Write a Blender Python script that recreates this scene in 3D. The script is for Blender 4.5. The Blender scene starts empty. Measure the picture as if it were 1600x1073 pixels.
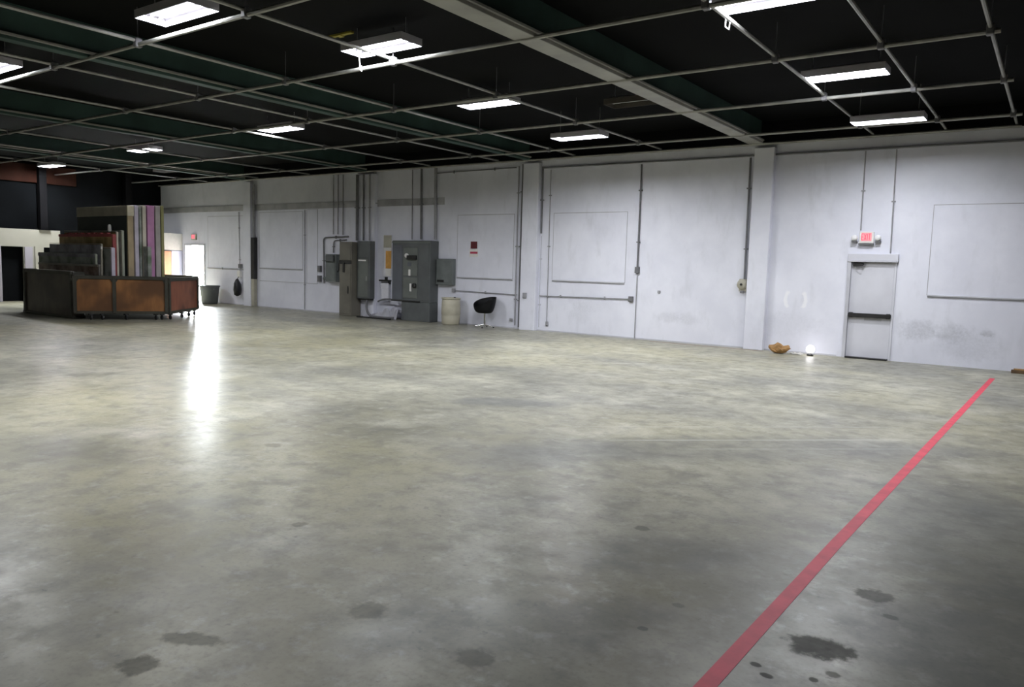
import bpy, bmesh, math, random
from mathutils import Vector, Matrix
random.seed(7)
SC = bpy.context.scene
COL = SC.collection

# ------------------------------------------------------------------ camera
YAW, PITCH, ROLL, FPX, CAMH = 0.61941, -0.10059, 0.028382, 1190.33, 1.8
fwd = Vector((-math.sin(YAW)*math.cos(PITCH), math.cos(YAW)*math.cos(PITCH), math.sin(PITCH)))
rt0 = Vector((math.cos(YAW), math.sin(YAW), 0)); up0 = rt0.cross(fwd)
rt = rt0*math.cos(ROLL) + up0*math.sin(ROLL); up = -rt0*math.sin(ROLL) + up0*math.cos(ROLL)
cam_data = bpy.data.cameras.new('camera'); cam = bpy.data.objects.new('camera', cam_data); COL.objects.link(cam)
cam_data.sensor_width = 36; cam_data.lens = 36*FPX/1600; cam_data.clip_end = 200
M = Matrix((rt, up, -fwd)).transposed().to_4x4(); M.translation = (0, 0, CAMH)
cam.matrix_world = M
SC.camera = cam

# ------------------------------------------------------------------ world (overcast daylight outside) and exposure
w = bpy.data.worlds.new('daylight'); SC.world = w; w.use_nodes = True
bg = w.node_tree.nodes['Background']; bg.inputs[0].default_value = (0.90, 0.95, 1.0, 1); bg.inputs[1].default_value = 330.0
w.cycles.sampling_method = 'AUTOMATIC'
SC.cycles.sample_clamp_indirect = 6.0; SC.cycles.blur_glossy = 0.5
SC.view_settings.view_transform = 'Standard'; SC.view_settings.look = 'None'
SC.view_settings.exposure = 0.0; SC.view_settings.gamma = 1.0; SC.view_settings.use_curve_mapping = False
LAMP_W = 215.0            # watts of one fluorescent troffer
LAMP_COL = (0.93, 0.95, 1.0)

# room (metres): x along the white wall, y towards it, z up
WY = 18.1; XL = -31.62; XR = 7.0; YF = -9.0; ZD = 5.3; ZG = 4.785

# ------------------------------------------------------------------ materials
def newmat(name):
    m = bpy.data.materials.new(name); m.use_nodes = True
    nt = m.node_tree; b = nt.nodes['Principled BSDF']
    return m, nt, b
def N(nt, t, **kw):
    n = nt.nodes.new(t)
    for k, v in kw.items(): setattr(n, k, v)
    return n
def pos(nt):
    g = nt.nodes.new('ShaderNodeNewGeometry'); return g.outputs['Position']
def noise(nt, vec, scale, detail=4, rough=.55, stretch=None):
    if stretch:
        mp = N(nt, 'ShaderNodeMapping'); mp.inputs['Scale'].default_value = stretch
        nt.links.new(vec, mp.inputs['Vector']); vec = mp.outputs[0]
    n = N(nt, 'ShaderNodeTexNoise'); n.inputs['Scale'].default_value = scale
    n.inputs['Detail'].default_value = detail; n.inputs['Roughness'].default_value = rough
    nt.links.new(vec, n.inputs['Vector']); return n.outputs['Fac']
def remap(nt, val, a, b, c=0., d=1., smooth=True):
    n = N(nt, 'ShaderNodeMapRange'); n.interpolation_type = 'SMOOTHSTEP' if smooth else 'LINEAR'
    nt.links.new(val, n.inputs[0])
    for i, v in enumerate((a, b, c, d)): n.inputs[i+1].default_value = v
    return n.outputs[0]
def mth(nt, op, a, b=None):
    n = N(nt, 'ShaderNodeMath'); n.operation = op
    for i, v in enumerate((a, b)):
        if v is None: continue
        if isinstance(v, (int, float)): n.inputs[i].default_value = v
        else: nt.links.new(v, n.inputs[i])
    return n.outputs[0]
def mix(nt, fac, a, b, mode='MIX'):
    n = N(nt, 'ShaderNodeMix'); n.data_type = 'RGBA'; n.blend_type = mode
    if isinstance(fac, (int, float)): n.inputs[0].default_value = fac
    else: nt.links.new(fac, n.inputs[0])
    for i, v in ((6, a), (7, b)):
        if isinstance(v, tuple): n.inputs[i].default_value = (*v, 1)
        else: nt.links.new(v, n.inputs[i])
    return n.outputs[2]
def bump(nt, b, h, strength, dist=.01):
    n = N(nt, 'ShaderNodeBump'); n.inputs['Strength'].default_value = strength; n.inputs['Distance'].default_value = dist
    nt.links.new(h, n.inputs['Height']); nt.links.new(n.outputs[0], b.inputs['Normal'])
def ellipse(nt, vec, c, rad, nz, ang=0, soft=.35, wob=.5):
    """1 inside an irregular ellipse round c, 0 outside"""
    mp = N(nt, 'ShaderNodeMapping'); mp.vector_type = 'TEXTURE'
    mp.inputs['Location'].default_value = c; mp.inputs['Rotation'].default_value = (0, 0, ang); mp.inputs['Scale'].default_value = rad
    nt.links.new(vec, mp.inputs['Vector'])
    ln = N(nt, 'ShaderNodeVectorMath'); ln.operation = 'LENGTH'; nt.links.new(mp.outputs[0], ln.inputs[0])
    d = mth(nt, 'ADD', ln.outputs['Value'], mth(nt, 'MULTIPLY', mth(nt, 'SUBTRACT', nz, .5), wob))
    return remap(nt, d, 1+soft*.5, 1-soft*.5)

def paint(name, col, rough=.5, var=.12, scale=3., metal=0., bmp=.0, spec=.5, dark=None):
    m, nt, b = newmat(name); p = pos(nt)
    n = noise(nt, p, scale, 5)
    d = dark if dark else tuple(c*(1-var*2) for c in col)
    c = mix(nt, remap(nt, n, .3, .7), d, col)
    nt.links.new(c, b.inputs['Base Color'])
    b.inputs['Roughness'].default_value = rough; b.inputs['Metallic'].default_value = metal
    b.inputs['Specular IOR Level'].default_value = spec
    if bmp: bump(nt, b, noise(nt, p, scale*12, 3), bmp, .004)
    return m
def glow(name, col, s):
    m, nt, b = newmat(name); b.inputs['Base Color'].default_value = (*[v*.35 for v in col], 1)
    b.inputs['Emission Color'].default_value = (*col, 1); b.inputs['Emission Strength'].default_value = s
    n = noise(nt, pos(nt), 4, 2); nt.links.new(remap(nt, n, 0, 1, .35, .45), b.inputs['Roughness'])
    m.cycles.emission_sampling = 'NONE' if s < 20 and name != 'lit_globe' else 'AUTO'
    return m

def floor_mat():
    m, nt, b = newmat('polished_concrete'); p = pos(nt)
    big = noise(nt, p, .16, 4, .5); mid = noise(nt, p, .55, 5, .55, (1, .75, 1)); fine = noise(nt, p, 4., 5, .6); grit = noise(nt, p, 30., 3, .6)
    c = mix(nt, remap(nt, mid, .30, .70), (.190, .186, .150), (.385, .372, .290))
    c = mix(nt, mth(nt, 'MULTIPLY', remap(nt, big, .36, .66), .65), c, (.385, .355, .205))       # yellowish sealer
    c = mix(nt, mth(nt, 'MULTIPLY', remap(nt, noise(nt, p, .3, 4, .52, (.6, 1.4, 1)), .44, .72), .65), c, (.150, .151, .140))
    c = mix(nt, mth(nt, 'MULTIPLY', remap(nt, noise(nt, p, 1.1, 5, .6), .48, .78), .7), c, (.52, .505, .415))
    c = mix(nt, mth(nt, 'MULTIPLY', remap(nt, noise(nt, p, 1.7, 5, .6, (1, .8, 1)), .50, .78), .5), c, (.13, .13, .118))
    c = mix(nt, mth(nt, 'MULTIPLY', remap(nt, fine, .42, .72), .50), c, (.125, .124, .108))
    c = mix(nt, mth(nt, 'MULTIPLY', remap(nt, noise(nt, p, 6.5, 6, .65), .50, .74), .40), c, (.55, .535, .46))
    c = mix(nt, mth(nt, 'MULTIPLY', remap(nt, noise(nt, p, 11., 4, .6), .64, .72), .45), c, (.09, .09, .08))
    c = mix(nt, mth(nt, 'MULTIPLY', remap(nt, grit, .45, .75), .30), c, (.11, .11, .10))
    wz = noise(nt, p, 13., 4, .65); wb = noise(nt, p, 1.4, 4, .6)
    # oil stains and patches with outlines of their own
    st = [(-.80, 3.78, .15, .11, .2, .8), (-.71, 4.61, .10, .085, 0, .65), (-3.18, 1.67, .085, .08, .4, .6), (-3.21, 1.95, .15, .06, .5, .5),
          (-2.79, 2.69, .10, .10, 0, .4), (-2.05, 2.66, .09, .08, 0, .4), (-2.24, 4.77, .05, .05, 0, .6), (-1.54, 3.78, .035, .03, 0, .6),
          (-1.57, 3.41, .025, .02, 0, .7), (-.59, 4.37, .04, .03, 0, .6), (-.69, 3.55, .03, .025, 0, .6), (-.93, 3.35, .03, .02, 0, .8),
          (-1.0, 3.42, .025, .02, 0, .8), (-.75, 3.45, .02, .02, 0, .7), (-4.6, 5.9, .10, .09, 0, .25), (-4.1, 3.3, .05, .05, 0, .4), (-6.1, 4.6, .09, .07, 0, .3)]
    stm = None
    for (x, y, rx, ry, a, k) in st:
        msk = mth(nt, 'MULTIPLY', ellipse(nt, p, (x, y, 0), (rx, ry, 1), wz, a, .45, 1.5), k*.88)
        c = mix(nt, msk, c, (.028, .030, .026)); stm = msk if stm is None else mth(nt, 'MAXIMUM', stm, msk)
    for (x, y, rx, ry, a, k) in [(-7.8, 10.75, .8, .45, .6, .45), (-5.9, 8.1, .75, .32, .6, .6), (-4.1, 5.75, .7, .4, .6, .35), (-2.6, 7.6, 2.6, .5, .74, .42),
                                 (-.1, 6.2, .9, 1.3, .2, .5), (.1, 4.4, .8, .9, .2, .55), (-1.9, 4.4, .7, .3, .7, .35), (-2.1, 3.0, .8, .3, .7, .35), (-7.6, 3.0, 1.2, .5, .3, .3)]:
        c = mix(nt, mth(nt, 'MULTIPLY', ellipse(nt, p, (x, y, 0), (rx, ry, 1), wb, a, .9, 1.2), k), c, (.115, .12, .118))
    # pale tyre scrapes running obliquely across the slab
    sx = N(nt, 'ShaderNodeSeparateXYZ'); nt.links.new(p, sx.inputs[0])
    for (k0, k1, x0, x1, wd, s) in [(11.47, .93, -4.4, -1.3, .012, .55), (10.55, .93, -3.9, -.9, .02, .40), (9.95, .91, -3.2, -.9, .012, .45)]:
        d = mth(nt, 'ABSOLUTE', mth(nt, 'SUBTRACT', sx.outputs[1], mth(nt, 'ADD', mth(nt, 'MULTIPLY', sx.outputs[0], k1), k0)))
        d = mth(nt, 'ADD', d, mth(nt, 'MULTIPLY', mth(nt, 'SUBTRACT', wb, .5), .05))
        msk = mth(nt, 'MULTIPLY', remap(nt, mth(nt, 'ABSOLUTE', d), wd*1.6, wd*.5), mth(nt, 'MULTIPLY', remap(nt, sx.outputs[0], x0, x0+.5), remap(nt, sx.outputs[0], x1, x1-.5)))
        c = mix(nt, mth(nt, 'MULTIPLY', msk, s), c, (.6, .6, .56))
    nt.links.new(c, b.inputs['Base Color'])
    r = remap(nt, mid, .3, .7, .31, .40)
    r = mth(nt, 'ADD', r, remap(nt, fine, .3, .7, -.04, .05))
    r = mth(nt, 'ADD', r, mth(nt, 'MULTIPLY', stm, .35))
    nt.links.new(r, b.inputs['Roughness']); b.inputs['Specular IOR Level'].default_value = .19
    bump(nt, b, mth(nt, 'ADD', fine, mth(nt, 'MULTIPLY', noise(nt, p, 1.5, 3), 2.)), .05, .02)
    return m

def wall_mat(name, scuffs=True):
    m, nt, b = newmat(name); p = pos(nt)
    n1 = noise(nt, p, .8, 6, .6); n2 = noise(nt, p, 3.5, 5, .6, (1, 1, .35))
    c = mix(nt, remap(nt, n1, .3, .7), (.70, .71, .79), (.79, .80, .875))
    c = mix(nt, mth(nt, 'MULTIPLY', remap(nt, n2, .52, .78), .30), c, (.52, .53, .57))
    if scuffs:
        wz = noise(nt, p, 9, 5, .65); ws = noise(nt, p, 22, 4, .6)
        for (x, z, rx, rz, k) in [(-2.35, .70, .32, .20, .5), (-1.75, .68, .25, .18, .4), (-1.1, .72, .12, .06, .6), (-1.4, .45, .5, .3, .3), (-5.2, .65, .8, .25, .18),
                                  (-8.0, .62, .30, .12, .28), (-7.5, .62, .2, .14, .25), (-10.6, .6, .3, .25, .18), (-10.2, .9, .7, .2, .12)]:
            e = mth(nt, 'MULTIPLY', ellipse(nt, p, (x, WY, z), (rx, 3, rz), wz, 0, 1.0, 1.6), k)
            c = mix(nt, mth(nt, 'MULTIPLY', e, remap(nt, ws, .2, .8, .4, 1.)), c, (.36, .37, .40))
        for (x, z, s) in [(-5.10, 1.22, 1), (-4.74, 1.22, -1)]:      # chalky white smears: a pair of brackets
            a = ellipse(nt, p, (x, WY, z), (.085, 3, .19), wz, 0, .3, .7)
            h = ellipse(nt, p, (x+.07*s, WY, z), (.08, 3, .15), wz, 0, .3, .7)
            c = mix(nt, mth(nt, 'MULTIPLY', mth(nt, 'SUBTRACT', a, mth(nt, 'MULTIPLY', h, a)), .6), c, (.93, .93, .95))
    nt.links.new(c, b.inputs['Base Color']); b.inputs['Roughness'].default_value = .62; b.inputs['Specular IOR Level'].default_value = .3
    bump(nt, b, noise(nt, p, 30, 4), .08, .004)
    return m

MT = {}
MT['floor'] = floor_mat(); MT['wall'] = wall_mat('white_wall_paint'); MT['wallplain'] = wall_mat('white_panel_paint', False)
MT['deck'] = paint('black_deck', (.005, .0055, .0055), .9, .2, .5, spec=.08)
MT['black'] = paint('black_paint', (.006, .006, .007), .8, .2, 1, spec=.1)
MT['darkwall'] = paint('charcoal_wall', (.006, .007, .008), .9, .25, .6, spec=.05)
MT['girder'] = paint('green_girder', (.040, .078, .066), .6, .18, 1.2, spec=.3)
MT['flange'] = paint('pale_flange', (.33, .33, .30), .55, .12, 2)
MT['pipe'] = paint('galvanised_runner', (.36, .36, .335), .45, .15, 4, metal=.35)
MT['conduit'] = paint('conduit_grey', (.34, .34, .36), .5, .12, 5)
MT['jointgrey'] = paint('joint_grey', (.42, .42, .45), .6, .1, 3)
MT['ledgergrey'] = paint('ledger_grey', (.45, .45, .47), .6, .15, 2)
MT['deadpan'] = paint('dingy_unlit_pan', (.085, .075, .062), .6, .15, 3)
MT['conduit_dark'] = paint('conduit_dark_grey', (.17, .17, .18), .5, .12, 5)
MT['wire'] = paint('wire_grey', (.5, .5, .5), .4, .1, 5, metal=.6)
MT['lampwhite'] = paint('white_enamel', (.85, .85, .85), .35, .04, 5)
MT['panwhite'] = paint('troffer_pan_grey_white', (.42, .41, .44), .5, .05, 5)
MT['tube'] = glow('fluorescent_tube', (.95, .93, 1.0), 9.0)
MT['deadtube'] = paint('unlit_tube', (.55, .58, .62), .3, .06, 5)
MT['housing'] = paint('fixture_back_grey', (.45, .44, .47), .5, .1, 4)
MT['red_paint'] = paint('red_floor_paint', (.74, .068, .11), .55, .10, 6, spec=.3)
MT['red_faded'] = paint('faded_red_paint', (.30, .17, .16), .5, .2, 5)
MT['doorpaint'] = paint('white_door_paint', (.68, .685, .74), .45, .06, 1.2)
MT['frame'] = paint('door_frame_paint', (.56, .565, .61), .5, .08, 2)
MT['darkmetal'] = paint('dark_bronze_metal', (.045, .045, .045), .4, .15, 5, metal=.5)
MT['steel'] = paint('brushed_steel', (.40, .40, .40), .35, .1, 8, metal=.8)
MT['gear'] = paint('switchgear_grey', (.115, .125, .125), .5, .12, 2)
MT['gearlite'] = paint('switchgear_door_grey', (.15, .165, .15), .5, .12, 2)
MT['gearblue'] = paint('blue_grey_door', (.115, .125, .145), .5, .12, 2)
MT['gearbeige'] = paint('taupe_enclosure', (.165, .155, .125), .55, .12, 2)
MT['geargreen'] = paint('green_grey_box', (.17, .19, .185), .5, .12, 3)
MT['cream'] = paint('cream_plastic', (.52, .49, .38), .5, .1, 3)
MT['canvas_grey'] = paint('dark_grey_plastic', (.13, .14, .14), .5, .1, 3)
MT['chairblack'] = paint('black_vinyl', (.012, .013, .015), .42, .2, 6)
MT['chrome'] = paint('dull_chrome', (.6, .6, .58), .25, .05, 6, metal=1.)
MT['paper'] = paint('white_paper', (.80, .79, .76), .7, .04, 8)
MT['beigepaper'] = paint('beige_card', (.44, .42, .34), .7, .08, 6)
MT['orange'] = paint('orange_card', (.72, .38, .09), .7, .08, 6)
MT['maroon'] = paint('maroon_sign', (.125, .012, .018), .5, .1, 6)
MT['signred'] = paint('sign_red', (.45, .04, .09), .5, .1, 6)
MT['plastic'] = paint('white_plastic_film', (.78, .78, .84), .35, .05, 6)
MT['cardboard'] = paint('brown_paper', (.42, .24, .09), .75, .15, 8)
MT['wood'] = paint('brown_timber', (.20, .12, .055), .6, .25, 3)
MT['office'] = paint('cream_office_front', (.42, .41, .34), .6, .06, 1)
MT['officelav'] = paint('pale_grey_trim', (.43, .41, .45), .6, .06, 1)
MT['void'] = paint('painted_doorway_dark', (.006, .007, .008), .9, .1, 1, spec=.1)
MT['rust'] = paint('rust_brown_fascia', (.035, .012, .007), .8, .3, .8, spec=.1)
MT['leaf'] = paint('lavender_door_leaf', (.60, .62, .78), .45, .05, 1)
MT['orangewood'] = paint('orange_wood', (.42, .15, .06), .5, .15, 2)
MT['outside'] = paint('pale_concrete_apron', (.62, .62, .60), .8, .08, 1)
MT['exitglow'] = glow('exit_red_glow', (1.0, .08, .14), 1.1)
MT['exitface'] = glow('exit_face_glow', (1.0, .42, .46), .62)
MT['bulb'] = glow('lit_globe', (1.0, .97, 1.0), 7.0)
MT['brick'] = paint('dark_brick', (.10, .07, .055), .8, .2, 3)
MT['yellow'] = paint('yellow_strap', (.32, .27, .03), .6, .1, 5)
MT['rubber'] = paint('black_rubber', (.02, .02, .02), .6, .1, 5)
def plank_mat(name, a, b_, vert=True, rough=.5):
    m, nt, b = newmat(name); p = pos(nt)
    n = noise(nt, p, 2.2, 6, .6, (1.6, 1.6, .45) if vert else (.5, .5, 3)); n2 = noise(nt, p, .9, 3)
    c = mix(nt, remap(nt, n, .3, .7), a, b_); c = mix(nt, remap(nt, n2, .45, .7), c, tuple(x*.55 for x in a))
    nt.links.new(c, b.inputs['Base Color']); b.inputs['Roughness'].default_value = rough; return m
MT['brown'] = plank_mat('brown_hardboard', (.19, .078, .022), (.34, .15, .045))
MT['brown2'] = plank_mat('reddish_hardboard', (.23, .068, .032), (.34, .115, .058))
MT['browndark'] = plank_mat('dark_hardboard', (.040, .028, .020), (.085, .065, .048))
MT['cartframe'] = paint('cart_frame_olive', (.050, .048, .034), .55, .2, 4)

# ------------------------------------------------------------------ geometry helpers
def obj(name, bm, mat, parent=None, smooth=False):
    me = bpy.data.meshes.new(name); bmesh.ops.recalc_face_normals(bm, faces=bm.faces); bm.to_mesh(me); bm.free()
    if smooth:
        for f in me.polygons: f.use_smooth = True
    me.materials.append(MT[mat] if isinstance(mat, str) else mat)
    return link(name, me, parent)
def link(name, me, parent=None, mtx=None):
    o = bpy.data.objects.new(name, me); COL.objects.link(o)
    if parent is not None: o.parent = parent
    if mtx is not None: o.matrix_local = mtx
    return o
def box(bm, x0, x1, y0, y1, z0, z1, bev=0., mtx=None):
    r = bmesh.ops.create_cube(bm, size=1); vs = r['verts']
    for v in vs: v.co = Vector((x0+(v.co.x+.5)*(x1-x0), y0+(v.co.y+.5)*(y1-y0), z0+(v.co.z+.5)*(z1-z0)))
    if bev:
        es = list({e for v in vs for e in v.link_edges})
        rr = bmesh.ops.bevel(bm, geom=es, offset=bev, segments=1, affect='EDGES')
        vs = list({v for f in rr['faces'] for v in f.verts} | {v for v in vs if v.is_valid})
    if mtx is not None: bmesh.ops.transform(bm, matrix=mtx, verts=[v for v in vs if v.is_valid])
    return bm
def B(x0, x1, y0, y1, z0, z1, bev=0., mtx=None): return box(bmesh.new(), x0, x1, y0, y1, z0, z1, bev, mtx)
def tube(bm, pts, r, n=10, close=True):
    pts = [Vector(p) for p in pts]; rings = []
    ref = None
    for i, p in enumerate(pts):
        d = (pts[min(i+1, len(pts)-1)] - pts[max(i-1, 0)]).normalized()
        if ref is None: ref = Vector((0, 0, 1)) if abs(d.z) < .9 else Vector((1, 0, 0))
        a = d.cross(ref).normalized(); b2 = a.cross(d).normalized(); ref = b2
        rr = r[i] if isinstance(r, (list, tuple)) else r
        rings.append([bm.verts.new(p + (a*math.cos(2*math.pi*k/n) + b2*math.sin(2*math.pi*k/n))*rr) for k in range(n)])
    for i in range(len(rings)-1):
        for k in range(n): bm.faces.new((rings[i][k], rings[i][(k+1) % n], rings[i+1][(k+1) % n], rings[i+1][k]))
    if close: bm.faces.new(rings[0]); bm.faces.new(rings[-1])
    return bm
def T(pts, r, n=10): return tube(bmesh.new(), pts, r, n)
def arc(p0, pc, p1, n=6):
    """quarter bend from p0 to p1 with control point pc"""
    p0, pc, p1 = Vector(p0), Vector(pc), Vector(p1)
    return [(1-t)**2*p0 + 2*t*(1-t)*pc + t*t*p1 for t in [i/n for i in range(n+1)]]
def lathe(bm, prof, c=(0, 0, 0), n=24, axis='z'):
    c = Vector(c); rings = []
    for (r, h) in prof:
        ring = []
        for k in range(n):
            a = 2*math.pi*k/n
            v = Vector((r*math.cos(a), r*math.sin(a), h)) if axis == 'z' else Vector((r*math.cos(a), -h, r*math.sin(a)))
            ring.append(bm.verts.new(c+v))
        rings.append(ring)
    for i in range(len(rings)-1):
        for k in range(n): bm.faces.new((rings[i][k], rings[i][(k+1) % n], rings[i+1][(k+1) % n], rings[i+1][k]))
    bm.faces.new(rings[0]); bm.faces.new(rings[-1])
    return bm
def prism(bm, poly, z0, z1):
    a = [bm.verts.new((x, y, z0)) for x, y in poly]; b2 = [bm.verts.new((x, y, z1)) for x, y in poly]; n = len(poly)
    bm.faces.new(a[::-1]); bm.faces.new(b2)
    for i in range(n): bm.faces.new((a[i], a[(i+1) % n], b2[(i+1) % n], b2[i]))
    return bm
def tag(o, label, cat, group=None, kind=None):
    o['label'] = label; o['category'] = cat
    if group: o['group'] = group
    if kind: o['kind'] = kind
    return o
def thing(name, label, cat, loc=(0, 0, 0), rz=0., group=None, kind=None):
    o = bpy.data.objects.new(name, None); COL.objects.link(o); o.location = loc; o.rotation_euler = (0, 0, rz); o.empty_display_size = .1
    return tag(o, label, cat, group, kind)
def struct(name, bm, mat, label, cat):
    return tag(obj(name, bm, mat), label, cat, None, 'structure')
def on_wall(px, py, y=WY):
    """point on the plane y = const of the long wall that the photograph shows at (px, py)"""
    d = rt*((px-800)/FPX) - up*((py-536.5)/FPX) + fwd
    t = y/d.y; return (d.x*t, CAMH + d.z*t)

# ================================================================== THE SETTING
struct('floor', B(XL-.2, XR+.2, YF-.2, WY+.25, -.2, 0), 'floor', 'mottled grey polished concrete warehouse floor', 'floor')
struct('ceiling', B(XL-.2, XR+.2, YF-.2, WY+.25, ZD, ZD+.2), 'deck', 'black painted roof deck above the open pipe grid', 'ceiling')
struct('wall_right', B(XR, XR+.2, YF-.2, WY+.25, 0, ZD), 'darkwall', 'charcoal side wall at the end of the hall', 'wall')
struct('wall_front', B(XL-.2, XR, YF-.2, YF, 0, ZD), 'darkwall', 'charcoal wall opposite the long white wall', 'wall')
struct('wall_left', B(XL-.2, XL, YF, WY+.25, 0, ZD), 'darkwall', 'dark far end wall behind the carts of panels', 'wall')

# long white wall with the far doorway cut out of it
DX0, DX1, DH = -29.82, -28.42, 2.30
bm = bmesh.new(); box(bm, XL, DX0, WY, WY+.25, 0, ZD); box(bm, DX1, XR, WY, WY+.25, 0, ZD); box(bm, DX0, DX1, WY, WY+.25, DH, ZD)
wall = struct('wall_back', bm, 'wall', 'long white painted warehouse wall with pilasters and blocked windows', 'wall')
for (x0, x1, lab) in [(-12.57, -12.04, 'white pilaster right of the black chair'), (-6.02, -5.56, 'white pilaster beside the alarm bell'),
                      (-25.6, -25.15, 'white pilaster behind the dark wall post'), (-19.36, -18.50, 'white pilaster behind the grey panelboard')]:
    struct('pilaster', B(x0, x1, WY-.16, WY, 0, 4.70, .01), 'wallplain', lab, 'pilaster')
# blocked-up windows: a flush panel, its dark joint on each edge and its sill
def infill(label, x0, x1, z0, z1, sill=True, d=.008):
    p = struct('blocked_window', B(x0, x1, WY-d, WY, z0, z1), 'wallplain', label, 'blocked window')
    j = .014
    for q in [(x0-j, x0, z0-j, z1+j), (x1, x1+j, z0-j, z1+j), (x0, x1, z1, z1+j)]: obj('joint', B(q[0], q[1], WY-.009, WY, q[2], q[3]), 'jointgrey', p)
    if sill:
        obj('window_sill', B(x0, x1, WY-.035, WY, z0-.035, z0, .006), 'frame', p); obj('joint', B(x0, x1, WY-.02, WY, z0-.055, z0-.035), 'conduit', p)
    else: obj('joint', B(x0, x1, WY-.009, WY, z0-j, z0), 'jointgrey', p)
    return p
infill('flat blocked-up window panel between two conduits right of the chair', -11.58, -9.32, 1.47, 3.30); infill('blocked-up window panel behind the red warning sign', -15.05, -12.95, 1.45, 3.3); infill('blocked-up window panel right of the exit door', -2.24, .45, 1.46, 3.31)
infill('blocked-up window panel right of the dark wall post', -24.80, -22.30, 1.50, 3.55); infill('blocked-up window panel between the bright doorway and the dark post', -28.15, -25.65, 1.42, 3.45); infill('narrow flat wall panel left of the switch boxes', -22.05, -21.5, 1.0, 3.6, False)
struct('joint_strip', B(-24.8, -21.6, WY-.012, WY, .98, 1.01), 'frame', 'thin level strip low on the wall right of the dark post', 'trim')
# horizontal grey ledger high on the far bays
struct('ledger', B(-31.5, -15.6, WY-.022, WY, 3.64, 3.86, .004), 'ledgergrey', 'level grey ledger board high on the far wall bays', 'trim')
obj('top_black_strip', B(XL, XR, WY-.05, WY, 4.80, ZD), 'black', wall)  # black strip covering the wall above the pipe grid
struct('trim_1', T([(-12.0, WY-.04, 4.56), (XR, WY-.04, 4.50)], .022, 8), 'conduit_dark', 'thin dark pipe along the top of the white wall', 'trim')
struct('baseboard_back', B(DX1+.1, -3.95, WY-.006, WY, 0, .035), 'frame', 'narrow grimy grey strip at the foot of the white wall', 'baseboard')

# girders across the hall, one at each pilaster
def girder(xr, label, wide=False, y1=WY-.2):
    t = thing('beam', label, 'beam', (xr, 0, 0), 0, None, 'structure')
    obj('web', B(-.20, -.05, YF+.1, y1, ZG+.05, ZD-.002), 'girder', t)
    obj('bottom_flange', B(-.33 if wide else -.20, 0, YF+.1, y1, ZG, ZG+.05, .006), 'flange' if wide else 'girder', t)
    obj('flange_lip', B(-.035, .03, YF+.1, y1, ZG+.05, ZG+.09, .006), 'flange', t)
    return t
girder(-5.82, 'pale flanged green steel girder nearest the exit door', True)
girder(-12.30, 'dark green girder meeting the pilaster beside the black chair')
girder(-18.85, 'dark green girder above the electrical cabinets')
girder(-25.40, 'dark green girder above the carts of panels')

# far office front, dark doorway, rust fascia, dark columns
OX = -31.3
bm = bmesh.new(); box(bm, OX-.1, OX, 4.0, 11.78, 0, 2.02); box(bm, OX-.1, OX, 4.0, 13.85, 2.02, 2.67); box(bm, OX-.1, OX, 12.55, 13.25, 0, 2.02)
of = tag(obj('office_partition', bm, 'office'), 'low cream office front with a dark doorway left of the carts', 'partition', None, 'structure')
obj('post', B(OX, OX+.03, 12.58, 12.85, 0, 2.02, .004), 'officelav', of); obj('post', B(OX, OX+.06, 12.92, 13.05, 0, 2.05, .004), 'office', of)
obj('roof_slab', B(XL, OX-.1, 4.0, 13.85, 2.58, 2.67), 'darkwall', of); obj('painted_dark_sheet', B(XL+.005, XL+.03, 11.5, 12.8, 0, 2.2), 'void', of)  # black sheet painted as the unlit dark beyond the doorway
obj('door_jamb', B(OX, OX+.03, 11.70, 11.80, 0, 2.04, .004), 'officelav', of)
tag(obj('trim_2', B(XL, XL+.12, 8.0, 14.6, 4.42, 5.1, .02), 'rust'), 'rust-brown timber fascia high on the far end wall', 'trim', None, 'structure')
for (y, z0, lab) in [(13.3, 2.67, 'dark steel column standing on the cream office roof'), (16.55, 0, 'dark steel column in the far corner behind the magenta panel')]:
    t = thing('steel_column', lab, 'column', (XL+.21, y, z0), 0, None, 'structure')
    obj('shaft', B(-.12, .12, -.13, .13, .02, ZD-.05-z0, .01), 'black', t); obj('base_plate', B(-.2, .2, -.2, .2, 0, .02), 'black', t); obj('cap_plate', B(-.2, .2, -.2, .2, ZD-.05-z0, ZD-z0), 'black', t)

# ------------------------------------------------------------------ far open doorway
d2 = thing('door_2', 'open doorway flooded with daylight at the far end of the white wall', 'doorway', ((DX0+DX1)/2, WY, 0), 0, None, 'structure')
hw = (DX1-DX0)/2
for s in (-1, 1): obj('jamb', B(s*hw-.05, s*hw+.05, -.03, .27, 0, DH, .004), 'frame', d2)
obj('head', B(-hw-.05, hw+.05, -.03, .27, DH, DH+.07, .004), 'frame', d2)
obj('threshold', B(-hw+.05, hw-.05, 0, .25, 0, .015), 'steel', d2)
struct('ground_outside', B(-45, -14, WY+.25, WY+30, -.2, -.01), 'outside', 'pale concrete apron outside the far doorway', 'ground')
struct('daylight_blocker', B(-27.9, -27.6, WY+.25, WY+7, -.01, 4.5), 'brick', 'added unseen dark brick wall blocking daylight outside the far doorway', 'wall')  # added wall, never in view: keeps daylight off the panels beside the doorway
pl = bpy.data.lights.new('doorway_portal', 'AREA'); pl.shape = 'RECTANGLE'; pl.size = DX1-DX0; pl.size_y = DH; pl.cycles.is_portal = True
po = bpy.data.objects.new('doorway_portal', pl); COL.objects.link(po); po.parent = d2; po.location = (0, .24, DH/2); po.rotation_euler = (math.radians(-90), 0, 0)
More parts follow.
